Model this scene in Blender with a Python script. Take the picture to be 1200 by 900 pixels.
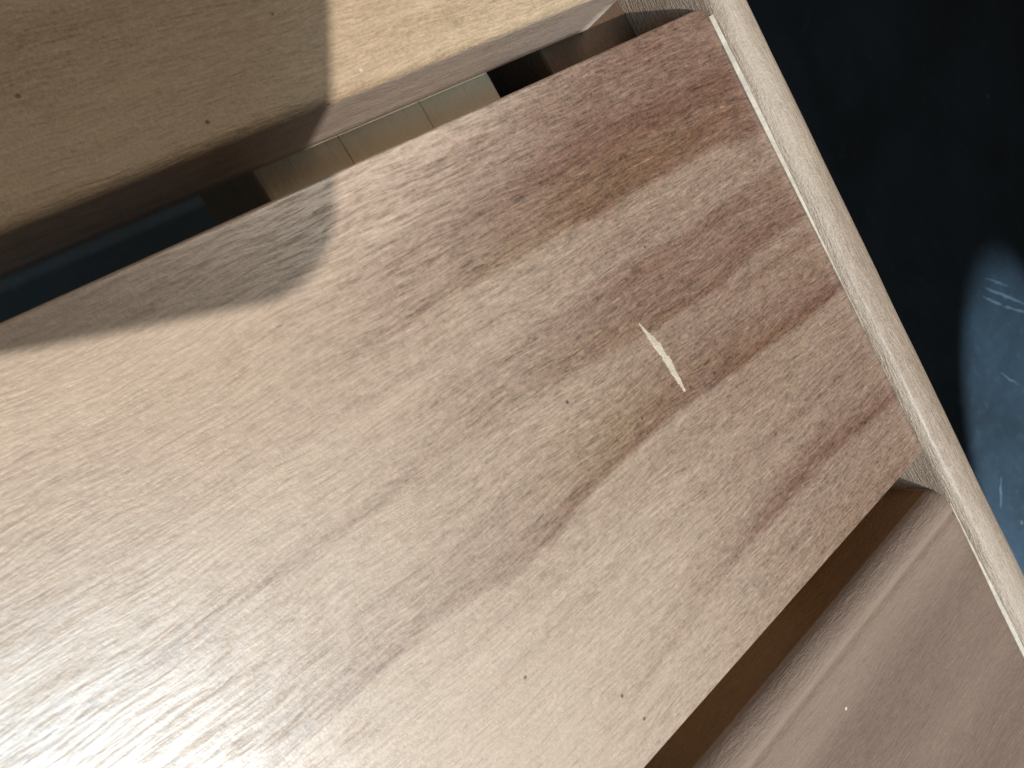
import bpy, math, random
import numpy as np
from mathutils import Matrix, Vector

for o in list(bpy.data.objects):
    bpy.data.objects.remove(o, do_unlink=True)
SC = bpy.context.scene
COL = SC.collection
U = 0.087            # metres: height of the lens above the slats; all plan numbers below are in U
SEAT = 5.17          # slat tops stand this far above the floor (0.45 m)
RNG = np.random.default_rng(7)
random.seed(7)

# ------------------------------------------------------------------ camera
cam_d = bpy.data.cameras.new('camera')
cam = bpy.data.objects.new('camera', cam_d)
COL.objects.link(cam)
AX = Vector((0.73640018, -0.49872211, 0.45715537))      # lens right
AY = Vector((0.5098889, 0.85324509, 0.10948119))        # lens up
AZ = Vector((-0.44466626, 0.15247648, 0.8826227))       # lens backward
ROT = Matrix((AX, AY, AZ)).transposed()
CAM = Vector((0, 0, SEAT + 1.0)) * U
cam.matrix_world = Matrix.Translation(CAM) @ ROT.to_4x4()
cam_d.sensor_width = 36
cam_d.lens = 850 / 1200 * 36
cam_d.clip_start = 0.002
cam_d.clip_end = 60
cam_d.dof.use_dof = True
cam_d.dof.focus_distance = 1.42 * U
cam_d.dof.aperture_fstop = 50
SC.camera = cam

# ------------------------------------------------------------------ light
w = bpy.data.worlds.new('World')
SC.world = w
w.use_nodes = True
bg = w.node_tree.nodes['Background']
bg.inputs[0].default_value = (1.0, 0.96, 0.90, 1)
bg.inputs[1].default_value = 0.05

def spot(name, loc, target, energy, color, cone, blend, radius):
    d = bpy.data.lights.new(name, 'SPOT')
    d.energy = energy; d.color = color; d.spot_size = cone; d.spot_blend = blend
    d.shadow_soft_size = radius
    o = bpy.data.objects.new(name, d)
    COL.objects.link(o)
    o.location = loc
    o.rotation_euler = (Vector(target) - Vector(loc)).to_track_quat('-Z', 'Y').to_euler()
    return o

LDIR = Vector((0.62, 1.0, -1.94)).normalized()          # travel of the key light
key_t = Vector((0.3, -0.2, SEAT)) * U
spot('key_lamp', key_t - LDIR * 3.0, key_t, 306.0, (1.0, 0.965, 0.91), 2 * math.atan(3.2 * U / 3.0), 0.15, 0.022)
def area(name, direction, dist, size, energy, color):
    d = bpy.data.lights.new(name, 'AREA')
    d.shape = 'RECTANGLE'; d.size = size[0]; d.size_y = size[1]; d.energy = energy; d.color = color
    o = bpy.data.objects.new(name, d)
    COL.objects.link(o)
    o.location = key_t + Vector(direction).normalized() * dist
    o.rotation_euler = (key_t - o.location).to_track_quat('-Z', 'Y').to_euler()
area('overhead_fill', (0.45, 0.4, 1.0), 1.1, (0.5, 0.4), 2.5, (1.0, 0.88, 0.74))  # added soft fill from overhead, lifts the phone's shadow
area('highlight_fill', (-0.36, -0.36, 1.0), 1.25, (0.46, 0.46), 5.6, (0.48, 0.79, 1.0))  # unseen cool area lamp, added for the highlight on the broad slat
pt = Vector((9.95, -6.75, 0.0)) * U
spot('floor_patch_spot', pt + Vector((-0.42, -0.9, 0.62)).normalized() * 1.25, pt, 480.0, (0.55, 0.78, 1.0), 2 * math.atan(0.13 / 1.25), 0.12, 0.015)  # added spot, its cone draws the blue patch on the floor
pl = Vector((-0.75, 1.45, 0.0)) * U
spot('under_seat_fill', pl + Vector((-0.7, 0.1, 0.5)).normalized() * 0.5, pl, 5.0, (0.55, 0.85, 1.0), 2 * math.atan(0.14 / 0.5), 0.3, 0.02)  # added spot, brightens the floor seen through the left gap

SC.view_settings.view_transform = 'Standard'
SC.view_settings.look = 'None'
SC.view_settings.exposure = 0.0
SC.view_settings.gamma = 1.0
SC.render.engine = 'CYCLES'
SC.render.resolution_x = 1024
SC.render.resolution_y = 768

# ------------------------------------------------------------------ helpers
def sm(a, b, x):
    t = np.clip((np.asarray(x, float) - a) / (b - a), 0, 1)
    return t * t * (3 - 2 * t)

class Noise:
    def __init__(self, seed):
        self.g = np.random.default_rng(seed).random((257, 257))
    def __call__(self, x, y):
        xi = np.floor(x).astype(int); yi = np.floor(y).astype(int)
        fx = x - xi; fy = y - yi
        fx = fx * fx * (3 - 2 * fx); fy = fy * fy * (3 - 2 * fy)
        g = self.g
        a = g[xi % 257, yi % 257]; b = g[(xi + 1) % 257, yi % 257]
        c = g[xi % 257, (yi + 1) % 257]; d = g[(xi + 1) % 257, (yi + 1) % 257]
        return (a * (1 - fx) + b * fx) * (1 - fy) + (c * (1 - fx) + d * fx) * fy
    def fbm(self, x, y, n=4):
        s = 0; a = 1; t = 0
        for i in range(n):
            s = s + a * self(x * 2**i + 17.3 * i, y * 2**i + 5.1 * i); t += a; a *= 0.55
        return s / t

def mesh_obj(name, verts, faces, mats, parent=None, smooth=True, mat_idx=None, attrs=None):
    me = bpy.data.meshes.new(name)
    me.from_pydata([tuple(v) for v in verts], [], [tuple(f) for f in faces])
    for m in mats:
        me.materials.append(m)
    if mat_idx is not None:
        me.polygons.foreach_set('material_index', np.asarray(mat_idx, np.int32))
    if smooth:
        me.polygons.foreach_set('use_smooth', np.ones(len(me.polygons), bool))
    for k, v in (attrs or {}).items():
        a = me.attributes.new(k, 'FLOAT', 'POINT')
        a.data.foreach_set('value', np.asarray(v, np.float32))
    me.update()
    o = bpy.data.objects.new(name, me)
    COL.objects.link(o)
    if parent:
        o.parent = parent
    return o

class NT:
    """small node-graph helper"""
    def __init__(self, name):
        self.m = bpy.data.materials.new(name)
        self.m.use_nodes = True
        self.t = self.m.node_tree
        self.b = self.t.nodes['Principled BSDF']
    def n(self, typ, **kw):
        x = self.t.nodes.new(typ)
        for k, v in kw.items():
            setattr(x, k, v)
        return x
    def put(self, sock, v):
        if isinstance(v, bpy.types.NodeSocket):
            self.t.links.new(v, sock)
        else:
            sock.default_value = v
    def math(self, op, a, b=0.0, c=0.0, clamp=False):
        x = self.n('ShaderNodeMath', operation=op, use_clamp=clamp)
        self.put(x.inputs[0], a); self.put(x.inputs[1], b); self.put(x.inputs[2], c)
        return x.outputs[0]
    def rng(self, v, a, b, c=0.0, d=1.0):
        x = self.n('ShaderNodeMapRange', interpolation_type='SMOOTHSTEP')
        self.put(x.inputs[0], v)
        for i, q in enumerate((a, b, c, d)):
            self.put(x.inputs[i + 1], q)
        return x.outputs[0]
    def mix(self, f, a, b, mode='MIX'):
        x = self.n('ShaderNodeMix', data_type='RGBA', blend_type=mode)
        self.put(x.inputs[0], f)
        self.put(x.inputs[6], a if isinstance(a, bpy.types.NodeSocket) else (*a, 1))
        self.put(x.inputs[7], b if isinstance(b, bpy.types.NodeSocket) else (*b, 1))
        return x.outputs[2]
    def coords(self, scale, loc=(0, 0, 0), src=None):
        if src is None:
            src = self.n('ShaderNodeTexCoord').outputs['Object']
        x = self.n('ShaderNodeMapping')
        self.put(x.inputs[0], src)
        x.inputs[1].default_value = loc
        x.inputs[3].default_value = scale
        return x.outputs[0]
    def noise(self, vec, scale=1.0, detail=3.0, rough=0.55, dist=0.0):
        x = self.n('ShaderNodeTexNoise')
        self.put(x.inputs['Vector'], vec)
        x.inputs['Scale'].default_value = scale; x.inputs['Detail'].default_value = detail
        x.inputs['Roughness'].default_value = rough; x.inputs['Distortion'].default_value = dist
        return x.outputs[0]
    def attr(self, name):
        return self.n('ShaderNodeAttribute', attribute_name=name).outputs['Fac']
    def vadd(self, a, b):
        x = self.n('ShaderNodeVectorMath', operation='ADD')
        self.put(x.inputs[0], a); self.put(x.inputs[1], b)
        return x.outputs[0]

def wood(name, light, dark, olive, along='x', seed=0.0, fibre=0.30, bump=0.35, rough=0.42, lump=0.0, attr=True, base_fig=0.4, specks=True, spec=0.5, coat=0.0):
    g = NT(name)
    k = 1.0 / U
    base = g.coords((k, k, k), (seed, seed * 1.7, seed * 0.6))
    # slow wander of the fibres
    wn = g.n('ShaderNodeTexNoise'); g.put(wn.inputs['Vector'], base)
    wn.inputs['Scale'].default_value = 5.0; wn.inputs['Detail'].default_value = 2.0
    sc = g.n('ShaderNodeVectorMath', operation='MULTIPLY_ADD')
    g.put(sc.inputs[0], wn.outputs['Color']); sc.inputs[1].default_value = (0.03, 0.03, 0.03); g.put(sc.inputs[2], base)
    p = sc.outputs[0]
    def stretched(l, c):
        s = (l, c, c) if along == 'x' else (c, l, c)
        x = g.n('ShaderNodeVectorMath', operation='MULTIPLY')
        g.put(x.inputs[0], p); x.inputs[1].default_value = s
        return x.outputs[0]
    f1 = g.noise(stretched(15, 175), 1.0, 3.0, 0.65, 0.4)
    f2 = g.noise(stretched(34, 300), 1.0, 2.0, 0.65, 0.3)
    f3 = g.noise(stretched(4.0, 42), 1.0, 3.0, 0.6, 0.4)
    mot = g.noise(base, 9.0, 4.0, 0.6, 0.5)
    micro = g.noise(base, 170.0, 3.0, 0.7)
    if attr:
        fig = g.attr('figure'); ol = g.attr('olive')
    else:
        fig = g.rng(g.noise(stretched(0.9, 9), 1.0, 3.0, 0.55, 0.8), 0.3, 0.72, base_fig - 0.3, base_fig + 0.3); ol = 0.1
    fig = g.math('ADD', fig, g.math('MULTIPLY', g.math('SUBTRACT', mot, 0.5), 0.14))
    fig = g.math('ADD', fig, g.math('MULTIPLY', g.math('SUBTRACT', f3, 0.5), 0.12), clamp=True)
    dk = g.mix(ol, dark, olive)
    col = g.mix(fig, light, dk)
    # light fuzzy fibres and dark pores, stronger where the wood is dark
    amp = g.math('MULTIPLY_ADD', fig, fibre * 1.25, fibre * 0.38)
    s = g.math('ADD', g.math('MULTIPLY', g.math('SUBTRACT', f1, 0.5), 1.5), g.math('MULTIPLY', g.math('SUBTRACT', f2, 0.5), 2.6))
    s = g.math('ADD', s, g.math('MULTIPLY', g.math('SUBTRACT', micro, 0.5), 2.0))
    mul = g.math('MULTIPLY_ADD', s, amp, 1.0)
    vm = g.n('ShaderNodeVectorMath', operation='SCALE')
    g.put(vm.inputs[0], col); g.put(vm.inputs['Scale'], mul)
    col = vm.outputs[0]
    fl = g.math('MULTIPLY', g.rng(f2, 0.62, 0.74), g.rng(f1, 0.5, 0.62))
    col = g.mix(g.math('MULTIPLY', fl, 0.35), col, tuple(min(1, c * 1.18 + 0.04) for c in light))
    pr = g.rng(g.noise(stretched(9, 230), 1.0, 2.0, 0.6), 0.60, 0.72)
    col = g.mix(g.math('MULTIPLY', pr, 0.22), col, tuple(c * 0.55 for c in dark))
    if specks:
        v = g.n('ShaderNodeTexVoronoi', feature='F1'); g.put(v.inputs['Vector'], base); v.inputs['Scale'].default_value = 17.0
        sp = g.math('SUBTRACT', 1.0, g.rng(v.outputs['Distance'], 0.03, 0.075))
        ch = g.n('ShaderNodeSeparateColor'); g.put(ch.inputs[0], v.outputs['Color'])
        sp1 = g.math('MULTIPLY', sp, g.math('GREATER_THAN', ch.outputs[0], 0.72))
        col = g.mix(g.math('MULTIPLY', sp1, 0.75), col, tuple(c * 0.25 for c in dark))
        sp2 = g.math('MULTIPLY', sp, g.math('LESS_THAN', ch.outputs[0], 0.08))
        col = g.mix(g.math('MULTIPLY', sp2, 0.8), col, (0.85, 0.82, 0.76))
    g.put(g.b.inputs['Base Color'], col)
    g.put(g.b.inputs['Roughness'], g.math('MULTIPLY_ADD', g.math('SUBTRACT', f1, 0.5), 0.5, rough, clamp=True))
    g.b.inputs['Specular IOR Level'].default_value = spec
    h = g.math('ADD', g.math('MULTIPLY', f1, 1.0), g.math('MULTIPLY', f2, 0.7))
    h = g.math('ADD', h, g.math('MULTIPLY', micro, 0.8))
    if lump:
        lp = g.noise(stretched(16, 30), 1.0, 4.0, 0.6, 1.0)
        h = g.math('ADD', h, g.math('MULTIPLY', lp, lump))
    bp = g.n('ShaderNodeBump')
    bp.inputs['Strength'].default_value = bump
    bp.inputs['Distance'].default_value = 0.006 * U
    g.put(bp.inputs['Height'], h)
    g.put(g.b.inputs['Normal'], bp.outputs[0])
    if coat:                                   # satin varnish that levels most of the pores
        b2 = g.n('ShaderNodeBump')
        b2.inputs['Strength'].default_value = 0.05
        b2.inputs['Distance'].default_value = 0.006 * U
        g.put(b2.inputs['Height'], h)
        g.put(g.b.inputs['Coat Normal'], b2.outputs[0])
        g.put(g.b.inputs['Coat Weight'], g.math('MULTIPLY', g.rng(f1, 0.34, 0.6, 0.25, 1.0), coat, clamp=True))
        g.b.inputs['Coat Roughness'].default_value = 0.30
        g.b.inputs['Coat IOR'].default_value = 2.1
    return g.m

def plain_wood(name, c, rough=0.7):
    g = NT(name)
    b = g.coords((1 / U,) * 3)
    n1 = g.noise(b, 40, 4, 0.65, 0.4)
    col = g.mix(g.rng(n1, 0.3, 0.7), tuple(x * 0.8 for x in c), tuple(min(1, x * 1.15) for x in c))
    g.put(g.b.inputs['Base Color'], col)
    g.b.inputs['Roughness'].default_value = rough
    bp = g.n('ShaderNodeBump'); bp.inputs['Strength'].default_value = 0.4; bp.inputs['Distance'].default_value = 0.005 * U
    g.put(bp.inputs['Height'], n1); g.put(g.b.inputs['Normal'], bp.outputs[0])
    return g.m

M_main = wood('slat wood, banded', (0.64, 0.49, 0.37), (0.18, 0.083, 0.053), (0.19, 0.095, 0.03), seed=1.3, fibre=0.55, rough=0.42, spec=0.5, coat=0.9)
M_up = wood('slat wood, pale', (0.70, 0.535, 0.37), (0.38, 0.235, 0.135), (0.34, 0.23, 0.10), seed=6.1, fibre=0.45)
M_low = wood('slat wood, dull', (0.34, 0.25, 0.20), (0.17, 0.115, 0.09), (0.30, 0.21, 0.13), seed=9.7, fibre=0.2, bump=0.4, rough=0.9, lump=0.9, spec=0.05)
M_rail = wood('rail wood', (0.60, 0.49, 0.39), (0.32, 0.22, 0.155), (0.4, 0.3, 0.2), along='y', seed=3.3, fibre=0.34, bump=0.6, rough=0.36, attr=False, base_fig=0.35, specks=False, coat=0.08)
M_bat = wood('batten wood', (0.80, 0.67, 0.47), (0.64, 0.52, 0.36), (0.4, 0.3, 0.2), along='y', seed=2.2, fibre=0.12, bump=0.2, rough=0.7, attr=False, base_fig=0.3, spec=0.2)
M_cut = plain_wood('fresh cut wood', (0.66, 0.585, 0.49))
M_edge = wood('planed slat edge', (0.60, 0.49, 0.41), (0.38, 0.285, 0.23), (0.3, 0.2, 0.1), seed=4.4, fibre=0.35, attr=False, base_fig=0.35, specks=False, spec=0.3)
M_strip = wood('oiled slat edge', (0.20, 0.105, 0.045), (0.12, 0.06, 0.025), (0.2, 0.1, 0.05), seed=5.4, fibre=0.25, attr=False, base_fig=0.4, specks=False, spec=0.2)  # shade of the gap put into the colour: darker brown for the unlit edge
M_ledger = wood('ledger wood', (0.17, 0.105, 0.065), (0.10, 0.06, 0.04), (0.2, 0.1, 0.05), along='y', seed=5.9, fibre=0.25, attr=False, base_fig=0.4, specks=False, spec=0.2)
M_end = plain_wood('sawn end grain', (0.36, 0.25, 0.17))

# ------------------------------------------------------------------ the floor
def floor_mat():
    g = NT('dark painted floor')
    b = g.coords((1 / U,) * 3)
    n1 = g.noise(b, 0.5, 4, 0.6, 0.6); n2 = g.noise(b, 5.0, 4, 0.6, 0.3)
    col = g.mix(g.rng(n1, 0.3, 0.7), (0.010, 0.013, 0.015), (0.017, 0.024, 0.029))
    col = g.mix(g.math('MULTIPLY', g.rng(n2, 0.55, 0.75), 0.35), col, (0.035, 0.045, 0.05))
    v = g.n('ShaderNodeTexVoronoi'); g.put(v.inputs['Vector'], b); v.inputs['Scale'].default_value = 1.4
    sp = g.math('SUBTRACT', 1.0, g.rng(v.outputs['Distance'], 0.03, 0.06))
    col = g.mix(g.math('MULTIPLY', sp, 0.35), col, (0.16, 0.15, 0.13))
    g.put(g.b.inputs['Base Color'], col)
    g.put(g.b.inputs['Roughness'], g.math('MULTIPLY_ADD', n2, 0.3, 0.5))
    g.b.inputs['Specular IOR Level'].default_value = 0.2
    bp = g.n('ShaderNodeBump'); bp.inputs['Strength'].default_value = 0.3; bp.inputs['Distance'].default_value = 0.02 * U
    g.put(bp.inputs['Height'], n2); g.put(g.b.inputs['Normal'], bp.outputs[0])
    return g.m
F = 60 * U
floor = mesh_obj('floor', [(-F, -F, 0), (F, -F, 0), (F, F, 0), (-F, F, 0)], [(0, 1, 2, 3)], [floor_mat()], smooth=False)
floor['kind'] = 'structure'

# ------------------------------------------------------------------ the slatted seat
seat = bpy.data.objects.new('slatted_bench', None)
COL.objects.link(seat)
seat['label'] = 'wooden slatted bench seat with three visible slats butting a rounded side rail'
seat['category'] = 'bench'

T = 0.175            # slat thickness
XE = 1.287           # where slat ends meet the rail
X0 = -3.6

def slat(name, y0, y1, rp, rm, mat, figure, ny, xs, cham, corner=0.0, label=None, bow=None, edge=None):
    """a plank along x with its cross-section rounded over; figure(x, y) gives the tone of the wood"""
    prof = []
    for i in range(7):                       # lower +y edge up
        a = i / 6
        prof.append((y1, -T + 0.003 + (T - 0.003 - rp) * a))
    for i in range(1, 7):
        a = math.pi / 2 * i / 6
        prof.append((y1 - rp + rp * math.cos(a), -rp + rp * math.sin(a)))
    yy = np.linspace(y1 - rp, y0 + rm, ny)[1:-1]
    prof += [(y, 0.0) for y in yy]
    for i in range(0, 7):
        a = math.pi / 2 * (1 - i / 6)
        prof.append((y0 + rm - rm * math.cos(a), -rm + rm * math.sin(a)))
    for i in range(1, 7):
        a = i / 6
        prof.append((y0, -rm - (T - 0.003 - rm) * a))
    prof += [(y0 + 0.003, -T), (y1 - 0.003, -T)]
    prof = np.array(prof)
    n = len(prof)
    py, pz = prof[:, 0], prof[:, 1]
    c = cham(py) * (pz > -0.08)
    V = []
    lim = np.full(n, XE)
    if corner:
        q = np.clip(py - (y1 - corner), 0, corner)
        lim = XE - corner + np.sqrt(np.maximum(corner**2 - q**2, 0))
    rings = []
    for x in xs:
        X = np.minimum(x, lim - c - 0.0008 * (len(xs) - len(rings)) * 0)
        rings.append(np.stack([X, py, pz], 1))
    rings.append(np.stack([lim - c, py, pz], 1))
    rings.append(np.stack([lim + 0.0, py, pz - c * 0.9], 1))
    Vv = np.concatenate(rings)
    m = len(rings)
    if bow is not None:
        Vv[:, 2] += bow(Vv[:, 0], Vv[:, 1]) * (Vv[:, 2] > -0.02)
    i = np.arange(m - 1)[:, None]; j = np.arange(n)[None, :]
    j2 = (j + 1) % n
    quads = np.stack(np.broadcast_arrays(i * n + j, i * n + j2, (i + 1) * n + j2, (i + 1) * n + j), -1).reshape(-1, 4)
    midx = np.zeros(len(quads), int)
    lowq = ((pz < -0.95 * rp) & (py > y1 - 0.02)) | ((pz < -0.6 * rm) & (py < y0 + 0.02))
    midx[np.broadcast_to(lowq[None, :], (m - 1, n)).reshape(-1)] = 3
    midx[(m - 2) * n:] = 1
    faces = [tuple(q) for q in quads]
    faces.append(tuple(range(n - 1, -1, -1))); faces.append(tuple((m - 1) * n + k for k in range(n)))
    midx = np.concatenate([midx, [2, 2]])
    fig, ol = figure(Vv[:, 0], Vv[:, 1])
    P = Vv.copy(); P[:, 2] += SEAT
    o = mesh_obj(name, P * U, faces, [mat, M_cut, M_end, edge or M_edge], seat, True, midx, {'figure': fig, 'olive': ol})
    if label:
        o['label'] = label
    return o

N1, N2, N3 = Noise(1), Noise(2), Noise(3)
def lin(pts):
    a = np.array(sorted(pts)); return lambda x: np.interp(x, a[:, 0], a[:, 1])
GA = lin([(-3.6, -.41), (-0.4, -.408), (-.051, -.404), (.042, -.401), (.128, -.397), (.221, -.394), (.325, -.411), (.413, -.414), (.477, -.404), (.544, -.393), (.622, -.386), (.712, -.384), (.82, -.383), (.94, -.396), (1.133, -.405), (1.29, -.408)])
GB = lin([(-3.6, -.76), (0.0, -.745), (.292, -.733), (.383, -.727), (.473, -.70), (.572, -.688), (.68, -.672), (.828, -.659), (.998, -.655), (1.29, -.675)])
GC = lin([(-3.6, -.03), (.414, -.02), (.486, -.010), (.538, -.008), (.71, -.010), (.805, -.022), (.921, -.015), (1.084, -.016), (1.29, -.042)])
GD = lin([(-3.6, -.2), (-.221, -.209), (-.098, -.213), (.06, -.206), (.279, -.21), (.374, -.204), (.479, -.209), (.526, -.213), (.633, -.217), (.761, -.228), (.839, -.236), (.98, -.246), (1.1, -.232), (1.29, -.227)])

def band(x, y, g, a, wd, e=0.005):
    d = y - g(x) + (N3.fbm(x * 7, y * 8, 3) - 0.5) * 0.010
    return np.interp(x, *zip(*a)) * (1 / (1 + np.exp(-np.clip(d / e, -40, 40)))) * np.exp(-np.clip(d, 0, 9) / np.interp(x, *zip(*wd)))

def fig_main(x, y):
    t = 0.07 + 0.0 * x
    t = t + band(x, y, GC, [(.2, 0), (.42, .28), (.55, .38), (.8, .42), (1.3, .36)], [(0, .2), (.5, .4), (1.3, .7)], 0.005)
    t = t - 0.20 * sm(.17, .225, y) * sm(1.1, .7, x)
    t = t + band(x, y, GD, [(-.5, .34), (.2, .36), (.35, .22), (.5, .26), (.7, .32), (.9, .32), (1.3, .28)], [(-.5, .010), (.2, .012), (.3, .03), (.45, .07), (.7, .10), (1.3, .09)], 0.003)
    t = t + band(x, y, GA, [(-.5, .10), (-.05, .34), (.1, .44), (.3, .42), (.45, .46), (.6, .54), (.8, .46), (1.0, .42), (1.3, .38)], [(-.5, .05), (.1, .06), (.4, .07), (.6, .09), (1.3, .10)], 0.003)
    t = t + band(x, y, GB, [(0, .08), (.3, .12), (.5, .20), (.7, .30), (.9, .30), (1.3, .24)], [(0, .02), (.5, .018), (.75, .022), (1.3, .03)], 0.003)
    t = t + band(x, y, GB, [(0, 0), (.5, .05), (.8, .2), (1.3, .16)], [(0, .12), (1.3, .12)], 0.02)
    t = t + 0.27 * sm(.42, .95, x) + 0.26 * sm(0.10, 0.5, x)
    t = t - 0.16 * sm(-.42, -.50, y) * sm(1.15, .5, x)
    t = t + 0.14 * sm(-.60, -.78, y) * sm(.3, .9, x)
    for v0, a0, w0, ph in ((.075, .12, .03, 1.), (-.085, .10, .02, 4.), (-.135, .14, .012, 7.), (-.285, .12, .02, 2.), (-.47, .10, .02, 9.), (-.535, .16, .012, 5.), (-.60, .12, .03, 3.)):
        gl = lambda q, v0=v0, ph=ph: v0 + (N2.fbm(q * 1.6 + ph, 0 * q + ph, 2) - 0.5) * 0.05
        t = t + band(x, y, gl, [(-.5, a0), (1.3, a0 * 1.2)], [(-.5, w0), (1.3, w0)], 0.003) * sm(.25, .6, N1.fbm(x * 1.3 + ph, 0 * x + ph, 2))
    # long streaks that run with the grain
    t = t + (N1.fbm(x * 1.1 + 3, y * 22, 4) - 0.5) * 0.20
    t = t + (N2.fbm(x * 2.2, y * 60, 3) - 0.5) * 0.14
    ol = 0.8 * np.exp(-((x - .60) / .17)**2) * np.exp(-((y + .335) / .07)**2)
    ol = ol + 0.5 * np.exp(-((x - .85) / .3)**2) * np.exp(-((y - .02) / .05)**2) + 0.25 * (N2.fbm(x * 2, y * 9, 2) > 0.6)
    return np.clip(t, 0, 1), np.clip(ol, 0, 1)

def fig_up(x, y):
    t = 0.20 + (N1.fbm(x * 1.4 + 9, y * 14, 4) - 0.5) * 0.8 + (N2.fbm(x * 4 + 2, y * 40, 3) - 0.5) * 0.35
    return np.clip(t, 0, 1), 0.25 + 0 * x

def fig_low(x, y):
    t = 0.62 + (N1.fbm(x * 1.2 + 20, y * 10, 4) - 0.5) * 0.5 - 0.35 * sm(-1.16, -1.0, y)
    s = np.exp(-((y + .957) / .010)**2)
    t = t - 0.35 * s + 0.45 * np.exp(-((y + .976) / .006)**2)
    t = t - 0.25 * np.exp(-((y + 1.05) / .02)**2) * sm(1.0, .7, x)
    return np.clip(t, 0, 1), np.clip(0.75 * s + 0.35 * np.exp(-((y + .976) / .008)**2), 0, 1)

xs_main = np.concatenate([np.linspace(X0, -0.6, 24), np.linspace(-0.59, 1.26, 380)])
slat('slat', -0.812, 0.2275, 0.005, 0.004, M_main, fig_main, 220, xs_main,
     lambda y: 0.0005 + 0 * y, corner=0.028,
     label='broad slat with wavy brown bands, dark specks and a pale gouge across the grain')
xs_up = np.concatenate([np.linspace(X0, -0.3, 20), np.linspace(-0.29, 1.12, 220)])
XE_keep = XE
XE = 1.155
slat('slat', 0.3190, 1.359, 0.02, 0.018, M_up, fig_up, 150, xs_up, lambda y: 0.004 + 0 * y, corner=0.0,
     label='pale slat lying half in the rounded shadow')
XE = XE_keep
xs_low = np.concatenate([np.linspace(X0, 0.1, 20), np.linspace(0.11, 1.26, 200)])
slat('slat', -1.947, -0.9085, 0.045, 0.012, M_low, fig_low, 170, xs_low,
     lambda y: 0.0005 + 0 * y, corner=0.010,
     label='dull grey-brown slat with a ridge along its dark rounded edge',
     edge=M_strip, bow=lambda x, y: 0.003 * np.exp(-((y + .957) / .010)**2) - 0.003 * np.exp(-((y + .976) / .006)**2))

# pale gouge across the grain of the broad slat
def gouge():
    n, k = 46, 9
    a = np.array((0.776, -0.212)); b = np.array((0.793, -0.362))
    V = []; Fc = []
    for i in range(n):
        s = i / (n - 1)
        c = a + (b - a) * s + np.array((0.007 * math.sin(s * 3.1), 0))
        wd = 0.0075 * (sm(0, .35, s) * (1 - 0.45 * sm(.55, 1, s))) * (1 - 0.5 * sm(.93, 1.0, s)) + 0.0018
        wl = wd * (0.8 + 0.45 * float(N1(np.array(i * .45), np.array(2.)))); wr = wd * (0.8 + 0.45 * float(N2(np.array(i * .45), np.array(7.))))
        for j in range(k):
            q = j / (k - 1)
            z = (0.0022 * math.sin(math.pi * q)**0.7 * (0.5 + 0.9 * random.random()) * (1 - 0.6 * s)) - 0.0006
            V.append((c[0] - wl + (wl + wr) * q, c[1] + random.uniform(-.001, .001), SEAT + z))
    for i in range(n - 1):
        for j in range(k - 1):
            Fc.append((i * k + j, (i + 1) * k + j, (i + 1) * k + j + 1, i * k + j + 1))
    return mesh_obj('gouge', np.array(V) * U, Fc, [plain_wood('torn pale fibre', (0.64, 0.54, 0.42), 0.8)], bpy.data.objects['slat'], False)
gouge()['label'] = 'pale torn gouge across the grain'

# side rail: tall board with a rounded crown, swept along y
def sweep_y(name, prof, ya, yb, mats, n=60, jit=0.0):
    prof = np.array(prof, float); k = len(prof); V = []; Fc = []
    nz = Noise(11)
    for i in range(n):
        y = ya + (yb - ya) * i / (n - 1)
        for q, (x, z) in enumerate(prof):
            d = (nz.fbm(np.array(y * 2.2), np.array(q * 0.35), 3) - 0.5) * jit
            V.append((x + d * 0.6, y, SEAT + z + d))
    for i in range(n - 1):
        for j in range(k):
            j2 = (j + 1) % k
            Fc.append((i * k + j, i * k + j2, (i + 1) * k + j2, (i + 1) * k + j))
    Fc.append(tuple(range(k - 1, -1, -1))); Fc.append(tuple((n - 1) * k + j for j in range(k)))
    return mesh_obj(name, np.array(V) * U, Fc, mats, seat, True)

pr = [(1.2885, -0.95), (1.2885, -0.5), (1.2885, -0.25), (1.2885, -0.1), (1.2885, -0.04), (1.2890, -0.004)]
ci = []
for k in range(1, 9):                                   # inner shoulder
    a = math.pi - math.pi / 2 * k / 8
    ci.append((1.289 + 0.048 + 0.048 * math.cos(a), -0.004 + 0.034 * math.sin(a)))
for k in range(0, 9):                                   # outer shoulder
    a = math.pi / 2 - math.pi / 2 * k / 8
    ci.append((1.405 - 0.052 + 0.052 * math.cos(a), -0.024 + 0.052 * math.sin(a)))
pr += ci + [(1.405, -0.1), (1.405, -0.3), (1.405, -0.95)]
sweep_y('side_rail', pr, -4.2, 2.6, [M_rail], 240, 0.006)['label'] = 'pale side rail with a rounded, glossy crown'

# pale bead, added and sloped to show the rail's inner edge as lit
def bead(ya, yb, h):
    V = []; Fc = []; n = 40
    nz = Noise(21)
    for i in range(n):
        y = ya + (yb - ya) * i / (n - 1)
        q = h(y) * (0.85 + 0.3 * float(nz(np.array(y * 14), np.array(0.5))))
        V += [(1.2905, y, SEAT - 0.002), (1.2885 - q, y, SEAT - 0.002), (1.2885 - q, y, SEAT + 0.0012), (1.2905, y, SEAT + 0.0012 + q * 0.85)]
    for i in range(n - 1):
        for j in range(4):
            j2 = (j + 1) % 4
            Fc.append((i * 4 + j, i * 4 + j2, (i + 1) * 4 + j2, (i + 1) * 4 + j))
    Fc += [(3, 2, 1, 0), tuple((n - 1) * 4 + j for j in range(4))]
    return mesh_obj('rail_lit_edge', np.array(V) * U, Fc, [M_cut], seat, False)
bead(-0.5, 0.205, lambda y: 0.0004 + 0.005 * float(sm(-.46, .02, y)))
bead(-1.93, -0.95, lambda y: 0.0004 + 0.005 * float(sm(-.98, -1.3, y)))

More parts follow.
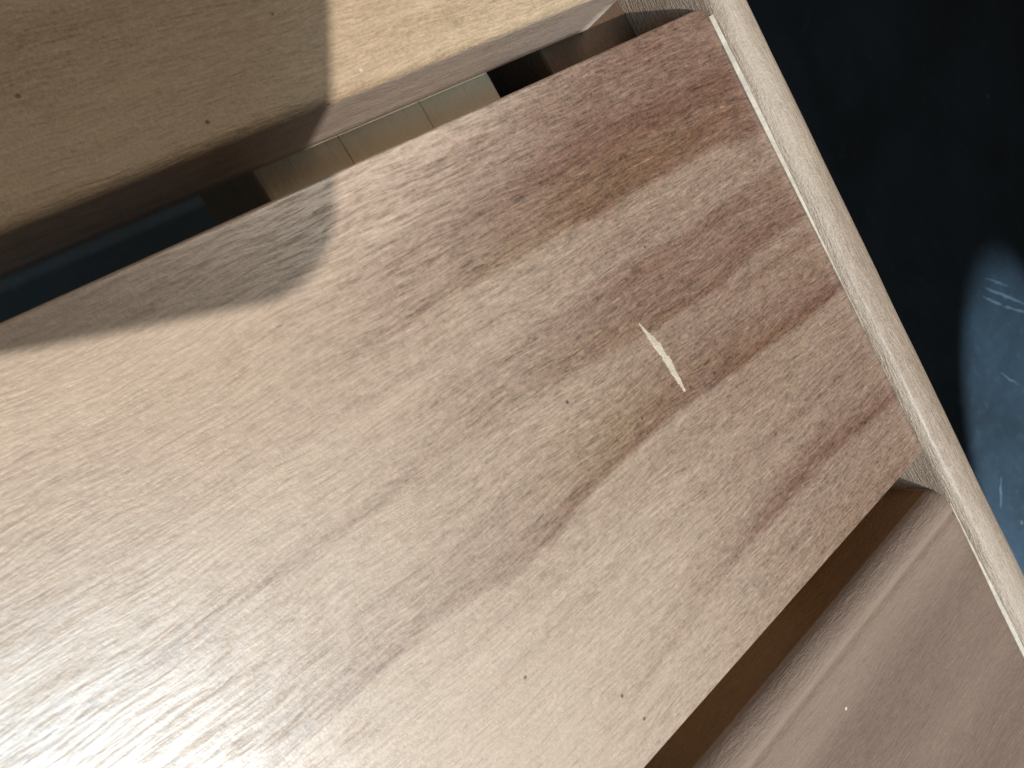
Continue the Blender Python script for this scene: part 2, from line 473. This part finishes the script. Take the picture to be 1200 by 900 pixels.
# cross batten under the slats, with two saw nicks across its top
def batten(name, xa, xb, ztop, zbot, nicks, mat, r=0.008):
    p = [(xa, zbot), (xa, ztop - r), (xa + r * .3, ztop - r * .3), (xa + r, ztop)]
    for x in nicks:
        p += [(x - 0.0012, ztop), (x - 0.0004, ztop - 0.003), (x + 0.0004, ztop - 0.003), (x + 0.0012, ztop)]
    p += [(xb - r, ztop), (xb - r * .3, ztop - r * .3), (xb, ztop - r), (xb, zbot)]
    o = sweep_y(name, p, -1.9, 1.34, [mat], 20)
    o.data.polygons.foreach_set('use_smooth', np.zeros(len(o.data.polygons), bool))
    return o
batten('cross_batten', 0.384, 0.887, -T - 0.004, -0.55, (0.546, 0.72), M_bat)['label'] = 'pale cross batten with saw nicks under the slats'
batten('ledger_strip', 1.03, 1.287, -T - 0.008, -0.42, (), M_ledger)['label'] = 'brown strip fixed along the rail under the slat ends'

# ------------------------------------------------------------------ scuffs on the floor
M_scuff = plain_wood('pale scuff', (0.05, 0.062, 0.07), 0.6)
def scuff(pts, wd):
    V = []; Fc = []
    for i, (x, y) in enumerate(pts):
        a = np.array(pts[max(i - 1, 0)]); b = np.array(pts[min(i + 1, len(pts) - 1)])
        d = (b - a) / np.linalg.norm(b - a); nn = np.array((-d[1], d[0]))
        q = wd * (0.25 + math.sin(math.pi * (i + .3) / (len(pts) - .4))) * random.uniform(.6, 1.2)
        V += [(x + nn[0] * q, y + nn[1] * q, 0.004), (x - nn[0] * q, y - nn[1] * q, 0.004)]
    for i in range(len(pts) - 1):
        Fc.append((2 * i, 2 * i + 1, 2 * i + 3, 2 * i + 2))
    mesh_obj('scuff', np.array(V) * U, Fc, [M_scuff], floor, False)
def seg(a, b, n=9, j=0.007):
    a = np.array(a); b = np.array(b)
    return [tuple(a + (b - a) * i / (n - 1) + RNG.normal(0, j, 2)) for i in range(n)]
for k, (a, b, wd) in enumerate([((10.75, -3.95), (11.5, -4.62), 0.022), ((10.85, -3.82), (11.3, -4.2), 0.014), ((10.6, -4.02), (11.1, -4.5), 0.016),
                                ((10.95, -4.35), (11.5, -4.8), 0.016), ((9.18, -6.26), (8.86, -6.6), 0.018), ((10.2, -5.1), (10.5, -5.5), 0.012)]):
    scuff(seg(a, b), wd)

# ------------------------------------------------------------------ the phone whose shadow falls on the slats
def rounded_rect(x0, x1, y0, y1, r, n=12):
    P = []
    for cx, cy, a0 in ((x1 - r, y0 + r, -90), (x1 - r, y1 - r, 0), (x0 + r, y1 - r, 90), (x0 + r, y0 + r, 180)):
        for i in range(n + 1):
            a = math.radians(a0 + 90 * i / n)
            P.append((cx + r * math.cos(a), cy + r * math.sin(a)))
    return P
def slab(name, outline, levels, mats, parent):
    V = []; Fc = []; n = len(outline)
    cx = sum(p[0] for p in outline) / n; cy = sum(p[1] for p in outline) / n
    for z, s in levels:
        for x, y in outline:
            l = Vector((x - cx, y - cy)); l = l - l.normalized() * s
            V.append((cx + l.x, cy + l.y, z))
    for i in range(len(levels) - 1):
        for j in range(n):
            j2 = (j + 1) % n
            Fc.append((i * n + j, i * n + j2, (i + 1) * n + j2, (i + 1) * n + j))
    Fc.append(tuple(range(n - 1, -1, -1))); Fc.append(tuple((len(levels) - 1) * n + j for j in range(n)))
    W = [tuple((CAM + ROT @ Vector(v) * U) - parent.location) for v in V]
    return mesh_obj(name, W, Fc, mats, parent, False)
def flat(name, c, rough, metal=0.0):
    g = NT(name)
    n1 = g.noise(g.coords((300,) * 3), 1, 2)
    g.put(g.b.inputs['Base Color'], g.mix(n1, tuple(x * .9 for x in c), c))
    g.b.inputs['Roughness'].default_value = rough; g.b.inputs['Metallic'].default_value = metal
    return g.m
phone = bpy.data.objects.new('smartphone', None)
COL.objects.link(phone)
phone.location = CAM
phone['label'] = 'dark smartphone held above the slats, its rounded corner shading the pale slat'
phone['category'] = 'phone'
slab('phone_body', rounded_rect(-1.42, 0.291, -0.425, 0.44, 0.108, 20), [(0.020, 0.010), (0.028, 0.0), (0.10, 0.0), (0.108, 0.010)], [flat('phone shell', (0.05, 0.05, 0.055), 0.5)], phone)
slab('screen', rounded_rect(-1.38, 0.245, -0.383, 0.40, 0.10), [(0.1085, 0.0), (0.111, 0.004)], [flat('phone glass', (0.02, 0.02, 0.022), 0.1)], phone)
